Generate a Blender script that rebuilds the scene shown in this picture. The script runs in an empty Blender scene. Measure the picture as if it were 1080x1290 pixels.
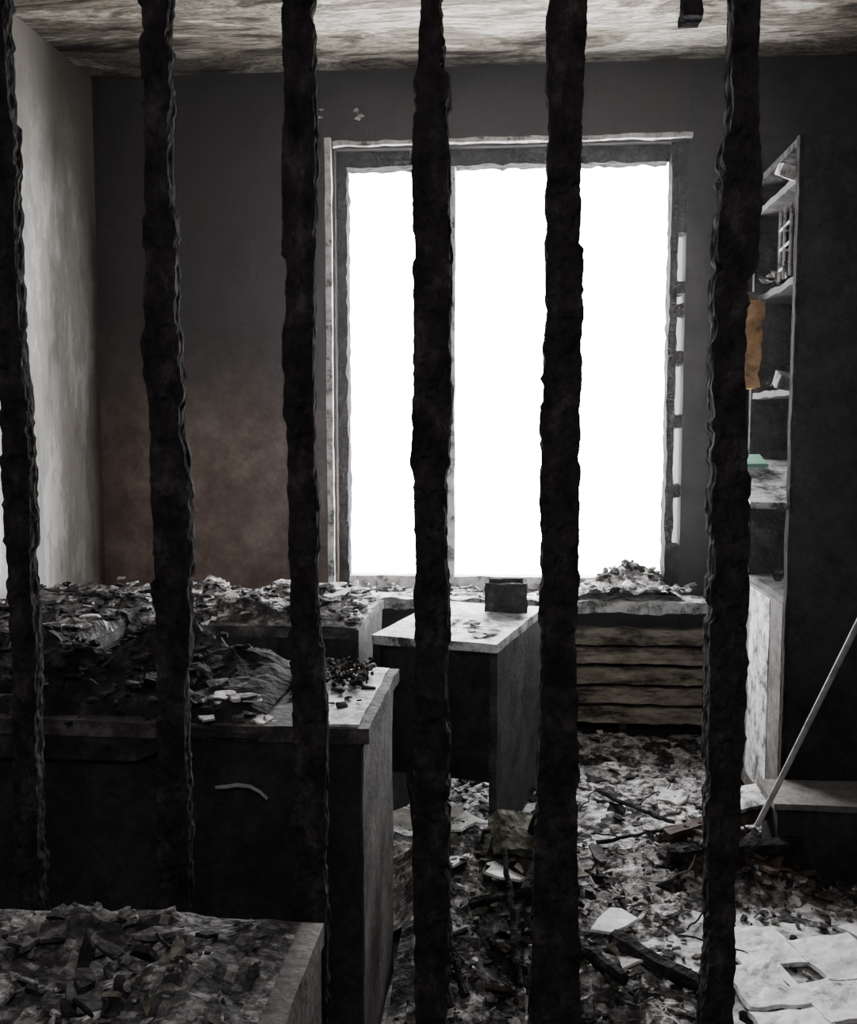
import bpy, bmesh, math, random
from mathutils import Vector, Matrix, Euler, noise

scene = bpy.context.scene
col = scene.collection

# ------------------------------------------------------------ materials
def mat(name, stops, scale=6.0, rough=0.85, bump=0.4, bscale=30.0, stretch=(1,1,1), detail=8.0, spec=0.2, dist=0.12, bdist=0.01, nrough=.70):
    m = bpy.data.materials.new(name); m.use_nodes = True
    nt = m.node_tree; N = nt.nodes; L = nt.links
    p = N['Principled BSDF']; p.inputs['Roughness'].default_value = rough
    p.inputs['Specular IOR Level'].default_value = spec
    tc = N.new('ShaderNodeTexCoord'); mp = N.new('ShaderNodeMapping')
    mp.inputs['Scale'].default_value = stretch
    L.new(tc.outputs['Object'], mp.inputs['Vector'])
    n = N.new('ShaderNodeTexNoise'); n.inputs['Scale'].default_value = scale
    n.inputs['Detail'].default_value = detail; n.inputs['Roughness'].default_value = nrough
    n.inputs['Distortion'].default_value = dist
    L.new(mp.outputs[0], n.inputs['Vector'])
    r = N.new('ShaderNodeValToRGB'); els = r.color_ramp.elements
    while len(els) > 1: els.remove(els[-1])
    els[0].position = stops[0][0]; els[0].color = (*stops[0][1], 1)
    for pos, c in stops[1:]:
        e = els.new(pos); e.color = (*c, 1)
    L.new(n.outputs['Fac'], r.inputs['Fac'])
    L.new(r.outputs['Color'], p.inputs['Base Color'])
    b = N.new('ShaderNodeTexNoise'); b.inputs['Scale'].default_value = bscale
    b.inputs['Detail'].default_value = 6
    L.new(mp.outputs[0], b.inputs['Vector'])
    bp = N.new('ShaderNodeBump'); bp.inputs['Strength'].default_value = bump
    bp.inputs['Distance'].default_value = bdist
    L.new(b.outputs['Fac'], bp.inputs['Height']); L.new(bp.outputs[0], p.inputs['Normal'])
    return m

M = {}
M['char']   = mat('char', [(0.36, (.014,.0125,.013)), (0.55, (.030,.027,.029)), (0.68, (.075,.07,.072))], 18, .9, .9, 45, bdist=.02, spec=.08)
M['studchar']= mat('alligatored_char', [(0.36, (.013,.0115,.012)), (0.55, (.028,.025,.026)), (0.68, (.065,.058,.057))], 26, .95, 1.0, 55, bdist=.02, spec=.05, stretch=(1,1,.6))
M['charbrown'] = mat('char_brown', [(0.36, (.018,.015,.014)), (0.5, (.05,.040,.033)), (0.65, (.12,.09,.07))], 18, .8, .8, 40)
M['soot']   = mat('soot_panel', [(0.36, (.017,.016,.018)), (0.50, (.032,.030,.033)), (0.66, (.055,.051,.053))], 8, .85, .4, 60, spec=.08, nrough=.85)
M['ash']    = mat('ash', [(0.36, (.05,.047,.046)), (0.5, (.15,.145,.14)), (0.62, (.34,.33,.32))], 32, .95, .9, 60, bdist=.02)
M['ashlight']= mat('ash_light', [(0.41, (.045,.042,.040)), (0.47, (.19,.185,.18)), (0.54, (.43,.42,.41)), (0.64, (.74,.73,.72))], 26, .95, .9, 55, bdist=.02)
M['ashdark']= mat('ash_dark', [(0.38, (.020,.018,.019)), (0.52, (.052,.049,.049)), (0.66, (.22,.21,.21))], 32, .95, .9, 60, bdist=.02)
M['plaster']= mat('plaster_chip', [(0.38, (.10,.095,.09)), (0.46, (.40,.39,.38)), (0.62, (.72,.71,.70))], 24, .95, .5, 50)
M['laminate']= mat('sooty_laminate', [(0.38, (.022,.020,.02)), (0.50, (.052,.048,.047)), (0.64, (.15,.142,.137))], 14, .8, .35, 60, nrough=.8)
M['panel']= mat('smoked_side_panel', [(0.38, (.045,.041,.039)), (0.5, (.11,.102,.095)), (0.64, (.20,.19,.175))], 7, .8, .3, 70, nrough=.85)
M['paneldark']= mat('smoked_dark_panel', [(0.38, (.024,.022,.022)), (0.5, (.05,.046,.045)), (0.66, (.10,.094,.09))], 8, .8, .3, 70, nrough=.85)
M['whitelam']= mat('white_laminate', [(0.41, (.05,.047,.047)), (0.46, (.24,.24,.24)), (0.52, (.54,.55,.55)), (.62,(.78,.79,.79))], 10, .6, .3, 50, nrough=.82)
M['paletile']= mat('pale_tile', [(0.36, (.12,.118,.115)), (0.43, (.48,.485,.48)), (0.52, (.72,.73,.72)), (.64,(.84,.85,.85))], 9, .55, .2, 50, nrough=.82)
M['whitepaint'] = mat('white_frame_paint', [(0.40, (.14,.13,.12)), (0.47, (.5,.49,.48)), (0.62, (.82,.81,.81))], 16, .6, .3, 60)
M['brown']  = mat('scorched_wood', [(0.36, (.02,.015,.013)), (0.5, (.055,.040,.032)), (0.64, (.12,.09,.07))], 20, .85, .7, 40)
M['olive']  = mat('melted_olive', [(0.36, (.02,.02,.014)), (0.5, (.07,.07,.052)), (0.64, (.20,.20,.155))], 24, .9, .8, 40)
M['orange'] = mat('orange_folder', [(0.38, (.16,.085,.03)), (0.48, (.46,.25,.08)), (.62,(.60,.36,.14))], 14, .7, .2, 30)
M['green']  = mat('green_plastic', [(0.3, (.12,.3,.22)), (0.6, (.3,.6,.45))], 6, .5, .2, 30)
M['metal']  = mat('sooty_metal', [(0.3, (.12,.11,.11)), (0.6, (.35,.34,.34))], 20, .6, .2, 60)
M['raddust']= mat('radiator_dust', [(0.38, (.05,.043,.036)), (0.47, (.20,.175,.135)), (0.62, (.40,.36,.295))], 14, .85, .6, 50, stretch=(.6,1,2))
M['ceiling'] = mat('burnt_ceiling_paint', [(0.38, (.030,.026,.022)), (0.43, (.10,.086,.068)), (0.47, (.28,.25,.20)), (0.49, (.10,.088,.07)), (0.53, (.32,.29,.24)), (0.555, (.62,.59,.52)), (0.585, (.22,.20,.165)), (0.66, (.64,.615,.55))], 2.0, .95, 1.0, 9, stretch=(.7,2.2,1), dist=.4, nrough=.68, bdist=.04)
M['tile']   = mat('sooty_floor', [(0.38, (.05,.047,.047)), (0.46, (.22,.215,.21)), (0.55, (.55,.55,.54)), (0.66, (.74,.74,.73))], 8, .7, .5, 40, nrough=.8)

def add_position_soot(m, axis, a, b, colr, noise_amt=0.5):
    """soot staining that builds up along a world axis of the surface"""
    nt = m.node_tree; N = nt.nodes; L = nt.links
    p = N['Principled BSDF']; src = p.inputs['Base Color'].links[0].from_socket
    tc = N.new('ShaderNodeTexCoord'); sp = N.new('ShaderNodeSeparateXYZ')
    L.new(tc.outputs['Object'], sp.inputs[0])
    nn = N.new('ShaderNodeTexNoise'); nn.inputs['Scale'].default_value = 2.4; nn.inputs['Detail'].default_value = 8
    nn.inputs['Roughness'].default_value = .75
    L.new(tc.outputs['Object'], nn.inputs['Vector'])
    ad = N.new('ShaderNodeMath'); ad.operation = 'MULTIPLY_ADD'
    L.new(nn.outputs['Fac'], ad.inputs[0]); ad.inputs[1].default_value = noise_amt
    L.new(sp.outputs[axis], ad.inputs[2])
    mr = N.new('ShaderNodeMapRange'); mr.interpolation_type = 'SMOOTHSTEP'
    mr.inputs['From Min'].default_value = a + noise_amt*.5; mr.inputs['From Max'].default_value = b + noise_amt*.5
    L.new(ad.outputs[0], mr.inputs['Value'])
    mx = N.new('ShaderNodeMix'); mx.data_type = 'RGBA'
    L.new(mr.outputs[0], mx.inputs['Factor']); L.new(src, mx.inputs[6])
    mx.inputs[7].default_value = (*colr, 1)
    L.new(mx.outputs[2], p.inputs['Base Color'])

M['wall_left'] = mat('scorched_plaster_left', [(0.38, (.42,.405,.38)), (0.46, (.64,.625,.59)), (0.55, (.72,.71,.68)), (0.57, (.95,.945,.93)), (0.66, (.96,.955,.94))], 5, .95, .5, 30, stretch=(1,1.6,.5), nrough=.72)
add_position_soot(M['wall_left'], 'Y', 3.88, 4.04, (.08,.06,.05), .12)
add_position_soot(M['wall_left'], 'Z', 1.85, 2.6, (.28,.26,.23), .9)
M['wall_back'] = mat('sooted_brown_plaster', [(0.36, (.11,.072,.058)), (0.5, (.18,.125,.10)), (0.64, (.27,.205,.17))], 6, .95, .5, 30, nrough=.78)
add_position_soot(M['wall_back'], 'Z', .95, 1.75, (.046,.042,.041), .9)
add_position_soot(M['wall_back'], 'X', -.92, -.6, (.05,.045,.044), .25)
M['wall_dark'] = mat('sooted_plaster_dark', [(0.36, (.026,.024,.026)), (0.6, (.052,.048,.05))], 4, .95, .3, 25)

# ------------------------------------------------------------ mesh builder
class B:
    def __init__(s, name):
        s.name = name; s.bm = bmesh.new(); s.mats = []
    def mi(s, k):
        if k not in s.mats: s.mats.append(k)
        return s.mats.index(k)
    def box(s, c, size, k, rot=(0,0,0), jit=0.0, step=None, freq=9.0):
        n = [1,1,1]
        if step: n = [max(1, min(60, int(round(v/step)))) for v in size]
        R = Euler(rot).to_matrix(); C = Vector(c); V = {}
        mi = s.mi(k)
        def g(i,j,l):
            key = (i,j,l)
            if key not in V:
                p = Vector(((i/n[0]-.5)*size[0], (j/n[1]-.5)*size[1], (l/n[2]-.5)*size[2]))
                p = R @ p + C
                if jit: p = p + noise.noise_vector(p*freq)*jit + noise.noise_vector(p*freq*3.1)*jit*.5
                V[key] = s.bm.verts.new(p)
            return V[key]
        def f(*vs):
            fc = s.bm.faces.new(vs); fc.material_index = mi
        for i in range(n[0]):
            for j in range(n[1]):
                f(g(i,j,0), g(i,j+1,0), g(i+1,j+1,0), g(i+1,j,0))
                f(g(i,j,n[2]), g(i+1,j,n[2]), g(i+1,j+1,n[2]), g(i,j+1,n[2]))
        for i in range(n[0]):
            for l in range(n[2]):
                f(g(i,0,l), g(i+1,0,l), g(i+1,0,l+1), g(i,0,l+1))
                f(g(i,n[1],l), g(i,n[1],l+1), g(i+1,n[1],l+1), g(i+1,n[1],l))
        for j in range(n[1]):
            for l in range(n[2]):
                f(g(0,j,l), g(0,j,l+1), g(0,j+1,l+1), g(0,j+1,l))
                f(g(n[0],j,l), g(n[0],j+1,l), g(n[0],j+1,l+1), g(n[0],j,l+1))
        return s
    def shard(s, c, r, th, k, rot, rnd):
        mi = s.mi(k); n = rnd.randint(6, 10); R = Euler(rot).to_matrix(); C = Vector(c)
        asp = rnd.uniform(.3, 1.0); top = []; bot = []; curl = rnd.uniform(-.3,.3)/max(r,.01)
        for i in range(n):
            a = 2*math.pi*(i + rnd.uniform(-.35,.35))/n; q = r*rnd.uniform(.5,1.12)
            p = Vector((math.cos(a)*q, math.sin(a)*q*asp, 0))
            w = Vector((0,0, rnd.uniform(-.08,.08)*r + curl*p.x*p.x*.5))
            top.append(s.bm.verts.new(R@(p*.95 + w + Vector((0,0,th/2))) + C))
            bot.append(s.bm.verts.new(R@(p + w - Vector((0,0,th/2))) + C))
        ct = s.bm.verts.new(R@Vector((0,0,th/2+rnd.uniform(-.03,.03)*r)) + C)
        for i in range(n):
            j = (i+1) % n
            for vs in ((top[i],top[j],ct), (bot[i],bot[j],top[j],top[i])):
                s.bm.faces.new(vs).material_index = mi
        s.bm.faces.new(list(reversed(bot))).material_index = mi
    def tube(s, pts, r, k, seg=7, jit=0.0, taper=1.0):
        mi = s.mi(k); rings = []
        pts = [Vector(p) for p in pts]; n = len(pts); prev_u=None
        for i, p in enumerate(pts):
            d = (pts[min(i+1,n-1)] - pts[max(i-1,0)]).normalized()
            u = d.orthogonal().normalized()
            if rings and abs(d.dot(prev_u)) < .95:
                u = (prev_u - d*prev_u.dot(d)).normalized()
            prev_u = u; v = d.cross(u)
            rr = r*(1 + (taper-1)*i/max(1,n-1)); ring = []
            for a in range(seg):
                t = 2*math.pi*a/seg
                q = p + (u*math.cos(t)+v*math.sin(t))*rr
                if jit: q = q + noise.noise_vector(q*28)*jit
                ring.append(s.bm.verts.new(q))
            rings.append(ring)
        for i in range(n-1):
            for a in range(seg):
                b = (a+1)%seg
                s.bm.faces.new((rings[i][a],rings[i][b],rings[i+1][b],rings[i+1][a])).material_index = mi
        s.bm.faces.new(list(reversed(rings[0]))).material_index = mi
        s.bm.faces.new(rings[-1]).material_index = mi
    def stick(s, p0, p1, r, k, jit=.006, n=14, bend=0.0, taper=.8, seg=7):
        p0=Vector(p0); p1=Vector(p1); pts=[]
        for i in range(n+1):
            t=i/n; p=p0.lerp(p1,t)
            p = p + Vector((0,0,1))*bend*math.sin(math.pi*t) + noise.noise_vector(p*7)*jit*1.2
            pts.append(p)
        s.tube(pts, r, k, jit=jit, taper=taper, seg=seg)
    def heap(s, x0,x1,y0,y1, fn, k, step=.025):
        nx = int((x1-x0)/step); ny = int((y1-y0)/step); V=[]
        for j in range(ny+1):
            V.append([s.bm.verts.new((x0+(x1-x0)*i/nx, y0+(y1-y0)*j/ny, fn(x0+(x1-x0)*i/nx, y0+(y1-y0)*j/ny))) for i in range(nx+1)])
        for j in range(ny):
            for i in range(nx):
                kk = k(V[j][i].co.x, V[j][i].co.y) if callable(k) else k
                s.bm.faces.new((V[j][i],V[j][i+1],V[j+1][i+1],V[j+1][i])).material_index = s.mi(kk)
    def scatter(s, n, x0,x1,y0,y1, fn, r0,r1, ks, seed, tilt=.5, th=.008, lift=.01, skip=None):
        rnd = random.Random(seed)
        for _ in range(n):
            x=rnd.uniform(x0,x1); y=rnd.uniform(y0,y1); r=r0+(r1-r0)*rnd.random()**2.2
            k=rnd.choice(ks)
            if skip and skip(x,y,rnd): continue
            s.shard((x,y,fn(x,y)+rnd.random()*lift+th*.5), r, th*rnd.uniform(.5,1.8), k,
                    (rnd.gauss(0,tilt), rnd.gauss(0,tilt), rnd.uniform(0,6.28)), rnd)
    def done(s, parent=None):
        me = bpy.data.meshes.new(s.name); s.bm.normal_update(); s.bm.to_mesh(me); s.bm.free()
        for k in s.mats: me.materials.append(M[k])
        o = bpy.data.objects.new(s.name, me); col.objects.link(o)
        if parent: o.parent = parent
        return o

def nz(x, y, f=6.0, seed=0.0): return noise.fractal(Vector((x*f, y*f, seed)), .8, 2.1, 5)

# ------------------------------------------------------------ room shell
XL, XR, YB, YF, H = -1.74, 1.45, 4.06, -1.3, 2.7
b = B('floor'); b.box(((XL+XR)/2,(YB+YF)/2,-.05),(XR-XL+.4,YB-YF+.6,.1),'tile'); b.done()
b = B('ceiling'); b.box(((XL+XR)/2,(YB+YF)/2,H+.05),(XR-XL+.4,YB-YF+.6,.1),'ceiling'); ceil=b.done()
b = B('wall_left'); b.box((XL-.1,(YB+YF)/2,H/2),(.2,YB-YF,H),'wall_left'); b.done()
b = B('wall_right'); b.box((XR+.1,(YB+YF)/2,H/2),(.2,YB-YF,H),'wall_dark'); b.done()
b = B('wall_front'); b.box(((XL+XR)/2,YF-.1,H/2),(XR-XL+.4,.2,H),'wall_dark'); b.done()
WX0, WX1, WZ0, WZ1 = -.735, .665, .60, 2.39
b = B('wall_back'); t=.3; yc=YB+t/2
b.box(((XL-.2+WX0)/2,yc,H/2),(WX0-XL+.2,t,H),'wall_back')
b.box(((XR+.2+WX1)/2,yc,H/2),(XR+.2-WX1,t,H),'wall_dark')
b.box(((WX0+WX1)/2,yc,(H+WZ1)/2),(WX1-WX0,t,H-WZ1),'wall_back')
b.box(((WX0+WX1)/2,yc,WZ0/2),(WX1-WX0,t,WZ0),'wall_back')
rnd=random.Random(4)
for (x,z) in [(-.80,2.53),(-.64,2.52)]:
    for q in range(3):
        b.shard((x+rnd.uniform(-.02,.02),YB-.004,z+rnd.uniform(-.02,.02)), .016,.006,'plaster',(math.pi/2,0,.3),rnd)
b.done()

# window
b = B('window_1')
b.box((WX0-.024,YB-.012,(WZ0+WZ1)/2+.01),(.026,.03,WZ1-WZ0+.06),'whitepaint',jit=.003,step=.05)
b.box((-.03,YB-.012,WZ1+.018),(1.42,.03,.018),'whitepaint',jit=.006,step=.03,freq=16)
b.box((WX0+.02,YB+.08,(WZ0+WZ1)/2),(.04,.08,WZ1-WZ0),'char',jit=.008,step=.025,freq=26)
b.box(((WX0+.6)/2,YB+.08,WZ1-.03),(.6-WX0,.08,.065),'char',jit=.010,step=.025,freq=26)
b.box((.62,YB+.06,(WZ0+WZ1)/2),(.03,.1,WZ1-WZ0),'char',jit=.007,step=.025,freq=26)
b.box((-.275,YB+.08,(WZ0+WZ1)/2-.02),(.05,.06,WZ1-WZ0-.05),'whitepaint',jit=.004,step=.03)
b.box(((WX0+.6)/2,YB+.08,WZ0+.03),(.6-WX0,.07,.05),'whitepaint',jit=.004,step=.03)
b.box((.65,YB+.05,2.22),(.035,.1,.36),'char',jit=.006,step=.03)
for z in (1.55,1.74,1.83,1.3,1.02,.7):
    b.box((.652,YB+.05,z),(.04,.08,.05 if z!=.7 else .2),'char',jit=.012,step=.02,freq=25)
b.box((-.30,YB+.03,1.07),(.022,.03,.05),'whitepaint'); b.box((-.30,YB+.012,1.09),(.018,.02,.12),'whitepaint')
b.done()
b = B('window_sill')
b.box((.0,YB-.03,.575),(1.55,.30,.045),'whitelam',jit=.012,step=.025,freq=14); sill=b.done()
b = B('sill_debris')
def sfr(x,y):
    return .60+max(0,.035+.04*nz(x,y,9,3)+.08*math.exp(-((x-.47)/.12)**2-((y-4.1)/.07)**2))*min(1,max(.1,(x-.05)*3))*min(1,max(0,(.70-x)*9))
b.heap(.1,.66,3.90,4.20,sfr,lambda x,y:'ashlight' if noise.noise(Vector((x*14,y*14,2)))>-.1 else 'ashdark',.012)
b.scatter(150,-.7,.72,3.9,4.16,lambda x,y:.602+(.025 if x>.15 else .005),.010,.04,['plaster','ashlight','plaster','ashdark','whitelam'],11,.25,.005,.015)
b.scatter(60,.34,.60,4.05,4.14,lambda x,y:sfr(x,y)-.01,.012,.035,['ashdark','char','ash','olive'],15,.4,.010,.02)
b.done(sill)

b = B('radiator')
for i,z in enumerate((.12,.20,.28,.36,.44)):
    b.box((.44,YB-.07,z),(.68,.05,.062),'raddust',jit=.007,step=.03,freq=14)
b.box((.11,YB-.07,.27),(.035,.07,.42),'charbrown',jit=.004,step=.04)
b.box((.77,YB-.07,.27),(.035,.07,.42),'charbrown',jit=.004,step=.04)
b.box((.44,YB-.05,.01+.05),(.03,.06,.12),'charbrown'); b.done()

# ------------------------------------------------------------ charred studs of the stripped partition
YS=1.37
def stud(name, x, prof, seed, z0=.08, z1=2.58, k='studchar', dep=.7):
    b=B(name); mi=b.mi(k); n=340; rings=[]
    rs=random.Random(int(seed*100))
    bites=[(rs.uniform(z0,z1),rs.uniform(.004,.02) if q%3 else rs.uniform(.03,.10),rs.choice((-1,1)),rs.uniform(.0012,.0052)) for q in range(85)]
    def lerp(z):
        for i in range(len(prof)-1):
            a,c=prof[i],prof[i+1]
            if a[0]<=z<=c[0]:
                t=(z-a[0])/(c[0]-a[0]); return a[1]+(c[1]-a[1])*t, a[2]+(c[2]-a[2])*t
        return (prof[0][1:] if z<prof[0][0] else prof[-1][1:])
    m=6
    for i in range(n+1):
        z=z0+(z1-z0)*i/n; hw,off=lerp(z); ring=[]
        hd=.022*dep/.7
        cl=cr=0.0
        for (bz,bl,sd,dp) in bites:
            if abs(z-bz)<bl:
                if sd<0: cl=max(cl,dp)
                else: cr=max(cr,dp)
        per=[]
        for s_ in range(4):
            for q in range(m):
                t=-1+2*q/m
                per.append([(t,-1),(1,t),(-t,1),(-1,-t)][s_])
        for (u,v) in per:
            ln=math.hypot(u,v); rd=1-.06*max(0,ln-1.1)
            px=x+off+u*hw*rd - (cr*max(0,u) - cl*max(0,-u)) + (.0015*u)
            p=Vector((px, YS+v*hd*rd, z))
            cell=noise.cell(Vector((p.x*70,p.y*70,z*50+seed)))
            d=noise.noise(Vector((p.x*30,p.y*30,z*12+seed*10)))*.0015+noise.noise(Vector((p.x*120,p.y*120,z*120+seed)))*.0022+cell*.0018
            nrm=Vector((u,v,0)).normalized()
            wob=noise.noise(Vector((seed*7,0,z*2.0)))*.0025
            ring.append(b.bm.verts.new(p+nrm*d+Vector((wob,0,0))))
        rings.append(ring)
    L=len(rings[0])
    for i in range(n):
        for a in range(L):
            c=(a+1)%L
            f=b.bm.faces.new((rings[i][a],rings[i][c],rings[i+1][c],rings[i+1][a])); f.material_index=mi
    b.bm.faces.new(list(reversed(rings[0]))); b.bm.faces.new(rings[-1])
    return b.done()
S=[(-.712,[(.4,.020,0),(.93,.018,.002),(1.2,.020,0),(1.6,.016,0),(1.83,.013,-.004)]),
   (-.492,[(.4,.024,0),(.93,.023,.004),(1.18,.030,.006),(1.24,.028,.004),(1.26,.024,.002),(1.4,.027,-.002),(1.41,.022,0),(1.6,.020,-.002),(1.83,.018,0)]),
   (-.297,[(.4,.025,.004),(.93,.024,.006),(1.0,.021,.002),(1.2,.021,0),(1.6,.022,0),(1.83,.020,0)]),
   (-.115,[(.4,.024,0),(.65,.026,-.002),(.93,.023,0),(1.2,.022,0),(1.22,.026,.0),(1.3,.026,.003),(1.58,.025,.002),(1.74,.022,0),(1.745,.016,-.003),(1.83,.016,0)]),
   (.061,[(.4,.038,-.002),(.65,.030,.0),(.93,.024,0),(1.3,.026,0),(1.4,.024,.002),(1.6,.023,.001),(1.83,.026,.002)]),
   (.289,[(.4,.022,-.002),(.65,.019,.0),(.9,.026,.001),(1.2,.024,-.002),(1.28,.023,-.005),(1.46,.021,-.008),(1.475,.026,-.001),(1.6,.025,-.002),(1.65,.021,-.002),(1.655,.016,.0),(1.83,.015,0)])]
for i,(x,pr) in enumerate(S): stud('charred_wall_stud',x,pr,i+1.3,dep=.45 if i<3 else .8)
for i,x in enumerate((-1.58,-1.3,-1.0,.62,.9,1.2)): stud('charred_wall_stud',x,[(.4,.024,0),(1.8,.022,0)],i+9.7)
stud('broken_stud_stub',.222,[(1.79,.013,0),(2.5,.016,0)],21.0,z0=1.80)
b=B('stud_top_plate'); b.box(((XL+XR)/2,YS,2.64),(XR-XL,.07,.12),'char',jit=.01,step=.05); b.done()
b=B('stud_bottom_plate'); b.box(((XL+XR)/2,YS,.04),(XR-XL,.07,.08),'char',jit=.008,step=.05); b.done()

# ------------------------------------------------------------ furniture
b=B('foreground_table')
b.box((-.70,.97,.585),(.89,.62,.03),'panel',jit=.003,step=.04)
b.box((-.268,.97,.285),(.022,.60,.57),'panel',jit=.002,step=.08)
b.box((-1.13,.97,.285),(.022,.60,.57),'panel'); b.box((-.7,1.22,.36),(.84,.02,.42),'panel'); ft=b.done()
b=B('tabletop_debris')
tf=lambda x,y: .602+max(0,.012+.028*nz(x,y,7,1))*min(1,max(0,(-.275-x)*9))*min(1,(1.30-y)*14)
b.heap(-1.13,-.285,.68,1.275,tf,lambda x,y:['ashdark','ash','ashdark'][int(abs(noise.noise(Vector((x*12,y*12,3))))*9)%3],.012)
b.scatter(620,-1.12,-.30,.72,1.25,tf,.004,.020,['ashdark','ash','char','ash','ash','char','ashdark','ashlight'],21,.3,.003,.006)
b.scatter(44,-1.1,-.36,.85,1.22,tf,.03,.07,['ash','laminate','ash','ashlight','panel'],22,.12,.005,.006)
b.scatter(14,-.62,-.4,.95,1.15,tf,.015,.035,['olive','char'],23,.5,.006,.03)
b.done(ft)

b=B('burnt_desk')
b.box((-.975,2.0,.705),(1.42,.46,.03),'laminate',jit=.004,step=.04)
b.box((-.345,2.0,.7215),(.12,.44,.006),'whitelam',jit=.003,step=.02)
b.box((-.29,2.005,.345),(.025,.44,.69),'panel',jit=.003,step=.06)
b.box((-.98,1.783,.345),(1.40,.02,.69),'soot',jit=.003,step=.06)
b.box((-1.67,2.0,.345),(.025,.43,.69),'soot')
for x in (-.62,-1.1): b.box((x,1.771,.35),(.012,.012,.66),'char')
desk=b.done()
b=B('desk_debris')
def df(x,y):
    e=min(1,max(0,(-.46-x)*5)); 
    edge=min(1,max(0,(y-1.755)*12)); drop=.05*min(1,max(0,(-.60-x)*10))
    return .700-drop*(1-edge)+.025*edge+e*edge*max(0,.05+.10*nz(x,y,5,7))
b.heap(-1.68,-.47,1.755,2.22,df,lambda x,y:'char' if noise.noise(Vector((x*9,y*9,1)))>-.3 else 'ashdark',.018)
b.scatter(420,-1.66,-.60,1.78,2.22,df,.006,.035,['char','char','ashdark','char','char'],31,.3,.006,.010)
b.scatter(16,-.62,-.45,1.78,1.88,df,.015,.045,['ash','plaster','ash'],36,.1,.004,.004)
b.scatter(260,-.47,-.31,2.02,2.21,lambda x,y:.725,.004,.015,['char','ashdark','ash','charbrown','char'],32,.4,.005,.024)
b.scatter(24,-.45,-.30,1.84,2.1,lambda x,y:.725,.006,.02,['ash','ashdark','char'],33,.2,.003,.004)
b.stick((-.55,1.765,.60),(-.45,1.765,.585),.004,'metal',n=5,bend=.012)
b.done(desk)

b=B('burnt_cabinet')
b.box((-.845,3.22,.645),(.75,.54,.03),'laminate',jit=.006,step=.04)
b.box((-1.44,2.92,.645),(.48,1.14,.03),'laminate',jit=.006,step=.05)
b.box((-.485,3.22,.315),(.025,.52,.63),'paneldark',jit=.003,step=.08)
b.box((-.84,2.965,.315),(.72,.022,.63),'soot',jit=.004,step=.07)
b.box((-1.215,2.66,.315),(.022,.60,.63),'soot',jit=.004,step=.07)
b.box((-1.44,2.37,.315),(.46,.022,.63),'soot',jit=.004,step=.07)
b.box((-1.1,3.47,.315),(1.18,.02,.63),'soot')
for x in (-.72,-.96): b.box((x,2.953,.33),(.010,.010,.58),'char')
cab=b.done()
b=B('cabinet_debris')
def cf(x,y):
    return .664+max(0,.030+.05*nz(x,y,5,13))*min(1,max(.0,(-.475-x)*14))*min(1,max(0,(y-(2.36 if x<-1.2 else 2.95))*14))
km=lambda x,y:'ashlight' if noise.noise(Vector((x*7,y*9,5)))+(y-3.1)*.6>.12 else 'ashdark'
b.heap(-1.22,-.475,2.955,3.49,cf,km,.016); b.heap(-1.68,-1.20,2.36,3.49,cf,km,.018)
b.scatter(300,-1.2,-.49,3.0,3.48,cf,.010,.05,['ash','plaster','ashdark','char','ashlight','ashlight','char'],41,.22,.005,.012)
b.scatter(90,-1.35,-.5,3.2,3.45,cf,.03,.08,['plaster','ashlight','whitelam'],42,.10,.005,.015)
b.scatter(320,-1.65,-1.22,2.4,3.3,cf,.010,.050,['ashdark','char','ash','ashdark','plaster','char'],43,.22,.006,.02)
b.scatter(40,-1.62,-1.24,2.4,3.2,cf,.04,.08,['ashdark','laminate','ash'],44,.12,.006,.02)
b.done(cab)

def rotp(ox,oy,a):
    c,s_=math.cos(a),math.sin(a)
    return lambda u,v:(ox+u*c-v*s_, oy+u*s_+v*c)
ang=-.24; rp=rotp(-.05,2.90,ang)
b=B('window_desk'); W=.40; Dp=.66
def rb(u,v,z,su,sv,sz,k,jit=.003,step=.05):
    x,y=rp(u,v); b.box((x,y,z),(su,sv,sz),k,rot=(0,0,ang),jit=jit,step=step)
rb(-W/2,Dp/2,.62,W,Dp,.028,'whitelam')
rb(-.012,Dp/2,.303,.024,Dp-.02,.605,'paneldark')
rb(-W+.012,Dp/2,.303,.024,Dp-.02,.605,'soot')
rb(-W/2,.05,.40,W-.05,.02,.41,'soot')
wd=b.done()
x,y=rp(-.10,.50)
b=B('charred_carton'); 
for dx,dy,sx,sy in ((-.065,0,.012,.12),(.065,0,.012,.12),(0,-.06,.14,.012),(0,.06,.14,.012)):
    b.box((x+dx,y+dy,.646+.05),(sx,sy,.10),'char',jit=.006,step=.015,freq=16)
b.box((x,y,.652),(.13,.11,.01),'char'); b.done()
b=B('desk_papers'); 
rnd=random.Random(77)
for i in range(14):
    u=rnd.uniform(-.36,-.06); v=rnd.uniform(.06,.34); xx,yy=rp(u,v)
    b.shard((xx,yy,.638+i*.0005),rnd.uniform(.015,.05),.002,rnd.choice(['plaster','whitelam','ash','ashdark']),(0,0,rnd.uniform(0,6)),rnd)
b.done(wd)

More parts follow.
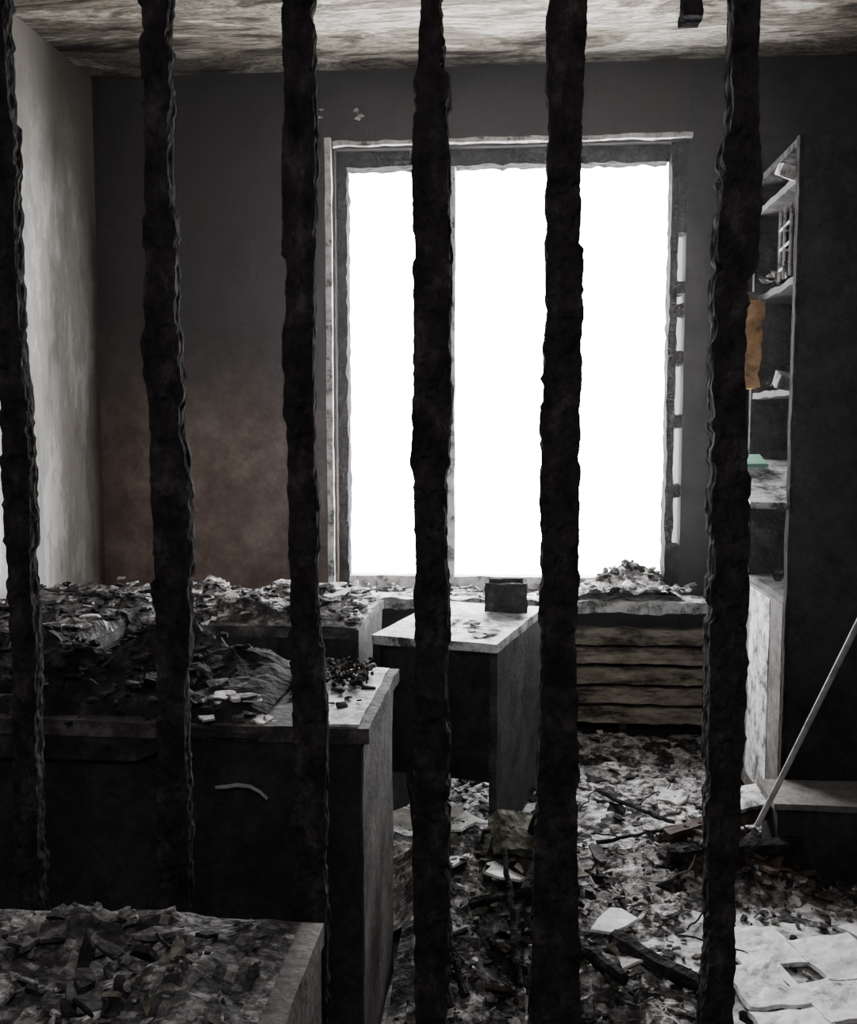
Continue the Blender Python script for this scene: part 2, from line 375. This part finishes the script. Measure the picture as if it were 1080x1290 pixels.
# tall bookcase on the right, open side facing the room
b=B('bookcase')
X0,X1,Y0,Y1=.80,1.40,2.98,3.50
b.box(((X0+X1)/2,Y0,1.05),(X1-X0,.024,2.1),'soot',jit=.003,step=.08)
b.box(((X0+X1)/2,Y1,1.05),(X1-X0,.024,2.1),'char',jit=.003,step=.08)
b.box((X1-.01,(Y0+Y1)/2,1.05),(.02,Y1-Y0,2.1),'char')
b.box(((X0+X1)/2,(Y0+Y1)/2,2.09),(X1-X0,Y1-Y0,.022),'char')
b.box((X0+.002,Y0+.002,1.05),(.012,.034,2.1),'studchar',jit=.003,step=.04)
for z in (1.99,1.70,1.38,.76,.05):
    b.box(((X0+X1)/2,(Y0+Y1)/2,z),(X1-X0-.01,Y1-Y0-.03,.02),'paneldark',jit=.006,step=.03)
b.box(((X0+X1)/2-.07,(Y0+Y1)/2-.02,1.10),(X1-X0+.08,Y1-Y0-.05,.02),'whitelam',rot=(.24,0,0),jit=.003,step=.05)
b.box((X0+.005,(Y0+Y1)/2,.40),(.02,Y1-Y0-.04,.70),'panel',jit=.002,step=.08)
b.box((X0+.008,3.27,.42),(.03,.26,.64),'whitelam',jit=.002,step=.05)
b.box((.775,3.40,.95),(.012,.03,.36),'whitelam',jit=.004,step=.03)
bk=b.done()
b=B('orange_binder')
b.box((.775,3.44,1.40+.15),(.075,.05,.29),'orange',jit=.012,step=.025,freq=14)
b.box((.77,3.435,1.70),(.06,.03,.05),'charbrown',jit=.01,step=.015)
b.box((.70,3.43,1.74),(.035,.03,.06),'plaster',jit=.008,step=.02); b.box((.70,3.43,1.53),(.015,.03,.04),'plaster',jit=.005,step=.02)
b.done(bk)
b=B('shelf_clutter'); rnd=random.Random(5)
for z,n in ((2.0,9),(1.71,14),(1.39,5),(.77,6)):
    for i in range(n):
        b.shard((rnd.uniform(.79,.92),rnd.uniform(3.03,3.36),z+.02+rnd.random()*.02),rnd.uniform(.012,.035),.008,rnd.choice(['plaster','ash','char','ashdark','char']),(rnd.gauss(0,.5),rnd.gauss(0,.5),rnd.random()*6),rnd)
for zz in (1.76,1.82,1.88):
    b.tube([(.80,3.05,zz),(.80,3.17,zz-.01),(.84,3.2,zz)],.004,'plaster',seg=5)
for yy in (3.05,3.12,3.17): b.tube([(.80,yy,1.72),(.80,yy,1.93)],.005,'plaster',seg=5)
b.box((.80,3.08,2.02),(.06,.10,.03),'plaster',rot=(.2,.3,0),jit=.012,step=.02)
b.box((.80,3.06,1.41),(.05,.08,.04),'ash',rot=(.2,.3,0),jit=.012,step=.02)
b.box((.76,3.33,1.165),(.10,.12,.012),'green',rot=(.24,0,0),jit=.003,step=.04)
b.done(bk)
b=B('low_storage_box')
b.box((1.07,2.86,.105),(.66,.17,.21),'soot',jit=.003,step=.05)
b.box((1.07,2.855,.222),(.69,.20,.018),'panel',jit=.003,step=.05); b.done()

# ------------------------------------------------------------ floor rubble
def bump(x,y,cx,cy,rx,ry,h): return h*math.exp(-((x-cx)/rx)**2-((y-cy)/ry)**2)
def ff(x,y):
    h=.010+.022*nz(x,y,5,2)+.014*nz(x,y,14,4)
    h+=bump(x,y,-.16,2.35,.13,.35,.12)+bump(x,y,.05,2.55,.16,.16,.11)+bump(x,y,.58,2.82,.17,.14,.12)
    h+=bump(x,y,-.2,2.62,.18,.14,.10)
    h+=bump(x,y,.15,2.15,.3,.2,.06)+bump(x,y,.3,3.9,.5,.12,.04)
    h-=bump(x,y,.68,2.25,.3,.28,.07)
    return max(-.01,h)
def fm(x,y):
    v=noise.noise(Vector((x*8,y*8,9)))
    if bump(x,y,.58,2.80,.2,.14,1)>.4: return 'brown' if v>0 else 'char'
    if y>2.95: return 'ashlight' if v>-.22 else 'ashdark'
    if x<.02 and y<2.5: return 'ash' if v>.1 else 'ashdark'
    return 'ashlight' if v>.12 else ('ash' if v>-.12 else 'ashdark')
b=B('floor_rubble')
b.heap(-.44,1.42,2.25,4.02,ff,fm,.018); b.heap(-.26,1.42,1.45,2.25,ff,fm,.018)
fz=lambda x,y:max(.004,ff(x,y))
intile=lambda x,y,r: x>.44 and y<2.52 and r.random()<.8
b.scatter(420,-.24,1.3,2.95,3.95,fz,.008,.05,['ashlight','plaster','ash','ashdark','ashlight','char'],50,.2,.004,.006)
b.scatter(1700,-.24,1.3,1.9,2.95,fz,.004,.025,['ash','ashdark','char','ash','plaster','charbrown','ashdark','ash'],51,.3,.004,.006,skip=intile)
b.scatter(50,.05,.6,2.0,3.9,fz,.04,.09,['plaster','ash','ash','laminate','ashlight'],52,.10,.004,.006,skip=intile)
b.scatter(140,-.22,.3,2.0,2.7,fz,.012,.045,['char','ashdark','olive','charbrown','char','ash'],53,.5,.006,.03)
b.scatter(130,.42,.85,2.65,2.98,fz,.012,.05,['brown','char','char','charbrown'],54,.35,.006,.015)
fr=b.done()
b=B('broken_floor_tiles'); rnd=random.Random(8)
for (x,y,w,d,rz) in ((.60,2.37,.16,.17,.22),(.77,2.33,.16,.18,.27),(.57,2.19,.15,.16,.2),(.73,2.15,.16,.16,.24),(.60,2.03,.16,.14,.2),(.90,2.2,.15,.2,.3),(.92,2.44,.16,.16,.5)):
    b.box((x,y,.016+.006*rnd.random()),(w,d,.010),'paletile',rot=(rnd.gauss(0,.015),rnd.gauss(0,.015),rz),jit=.008,step=.02,freq=13)
b.done(fr)
b=B('fallen_plaster_sheet'); rnd=random.Random(12)
for (x,y,z,r,rx,ry) in ((-.02,2.4,.17,.075,.3,.2),(.03,2.47,.15,.05,.3,.3),(-.12,2.72,.17,.11,-.1,.15),(-.22,2.68,.20,.11,-.1,.2),(-.15,2.62,.20,.09,-.1,.1),(-.28,2.75,.15,.12,0,.1),(.25,2.35,.08,.07,.1,-.2),(-.22,2.5,.19,.06,-.1,0),(-.14,2.45,.17,.05,-.1,.1),(-.18,2.72,.19,.09,-.1,.1)):
    b.shard((x,y,z),r,.006,'paletile',(rx,ry,rnd.random()*3),rnd)
b.done(fr)
b=B('scorched_board'); b.box((.68,2.90,.19),(.20,.12,.012),'whitelam',rot=(.12,-.12,.25),jit=.005,step=.03)
b.box((.60,2.84,.14),(.34,.05,.03),'brown',rot=(.0,-.15,.3),jit=.008,step=.03)
b.box((.62,2.76,.07),(.38,.03,.10),'char',rot=(.3,-.05,.12),jit=.01,step=.03); b.done(fr)
b=B('charred_sticks')
for p0,p1,r in (((-.17,2.0,.06),(-.235,2.25,.47),.016),((-.13,1.95,.08),(-.215,2.2,.30),.012),((-.1,2.0,.08),(-.19,2.3,.26),.009),
                ((.02,2.0,.10),(-.02,2.3,.28),.008),((-.1,2.25,.16),(.12,2.33,.18),.012),((.1,2.25,.1),(.24,2.05,.1),.018),
                ((.24,2.3,.06),(.46,2.08,.05),.024),((.0,2.2,.14),(.1,2.6,.2),.012),((.28,3.3,.05),(.5,3.05,.05),.008),((.25,2.9,.04),(.55,3.02,.06),.006),
                ((.0,2.55,.1),(.08,2.5,.3),.018)):
    b.stick(p0,p1,r,'char',jit=.006)
b.done(fr)
b=B('electrical_wires')
for i in range(12):
    rnd=random.Random(100+i); x=rnd.uniform(.1,.6); y=rnd.uniform(2.1,3.7); pts=[]
    a=rnd.random()*6; 
    for q in range(16):
        a+=rnd.uniform(-.35,.35); x+=math.cos(a)*.02; y+=math.sin(a)*.02
        pts.append((x,min(y,3.9),max(0,ff(x,y))+.008+.012*abs(math.sin(q*.5+i))))
    b.tube(pts,.0025,'char' if i%3 else 'metal',seg=5)
b.done(fr)
b=B('leaning_metal_rod'); b.stick((.672,2.72,.18),(1.10,2.45,1.42),.008,'metal',jit=.001,n=8,taper=1); b.done()
b=B('melted_chair_remains')
b.box((.03,2.52,.21),(.16,.12,.03),'olive',rot=(.5,.3,.4),jit=.02,step=.02)
b.box((.0,2.56,.16),(.13,.03,.16),'olive',rot=(.3,.2,.8),jit=.015,step=.02)
b.box((.06,2.48,.12),(.12,.10,.05),'brown',rot=(.1,.5,.2),jit=.02,step=.02); b.done(fr)

# ------------------------------------------------------------ added scatter volume in the upper room, lifts blacks and makes window glare
vm=bpy.data.materials.new('glare_scatter'); vm.use_nodes=True; nt=vm.node_tree
for nd in list(nt.nodes):
    if nd.type!='OUTPUT_MATERIAL': nt.nodes.remove(nd)
out=[n for n in nt.nodes if n.type=='OUTPUT_MATERIAL'][0]
vs=nt.nodes.new('ShaderNodeVolumeScatter'); vs.inputs['Density'].default_value=.0042; vs.inputs['Anisotropy'].default_value=.72
vs.inputs['Color'].default_value=(1,.97,.98,1)
nt.links.new(vs.outputs[0],out.inputs['Volume'])
bm=bmesh.new(); bmesh.ops.create_cube(bm,size=1)
sx0,sx1,sy0,sy1,sz0,sz1=XL+.005,.69,1.45,3.86,.88,H-.003
for v in bm.verts: v.co=Vector(((sx0+sx1)/2+v.co.x*(sx1-sx0),(sy0+sy1)/2+v.co.y*(sy1-sy0),(sz0+sz1)/2+v.co.z*(sz1-sz0)))
me=bpy.data.meshes.new('glare_haze'); bm.to_mesh(me); bm.free(); me.materials.append(vm)
so=bpy.data.objects.new('glare_haze',me); col.objects.link(so)

# ------------------------------------------------------------ light
w=bpy.data.worlds.new('overcast_sky'); scene.world=w; w.use_nodes=True
bg=w.node_tree.nodes['Background']; bg.inputs[0].default_value=(.98,.98,1,1); bg.inputs[1].default_value=28
la=bpy.data.lights.new('window_portal','AREA'); la.shape='RECTANGLE'; la.size=1.4; la.size_y=1.8
la.cycles.is_portal=True
lo=bpy.data.objects.new('window_portal',la); lo.location=(-.03,4.37,1.5); lo.rotation_euler=(-math.pi/2,0,0); col.objects.link(lo)
lc=bpy.data.lights.new('corridor_fill','AREA'); lc.size=.8; lc.energy=18; lc.color=(1,.96,.97)  # added fill light behind the camera, brightens the camera-facing sides
co=bpy.data.objects.new('corridor_fill',lc); co.location=(.2,-.6,2.5); co.rotation_euler=(.6,0,0); col.objects.link(co)

# ------------------------------------------------------------ camera
cd=bpy.data.cameras.new('camera'); cam=bpy.data.objects.new('camera',cd); col.objects.link(cam)
cd.sensor_fit='HORIZONTAL'; cd.sensor_width=36; cd.lens=36*1250/1080; cd.clip_start=.02
cam.location=(0,0,1.27); cam.rotation_euler=(math.radians(90-4.8),0,math.radians(5))
scene.camera=cam
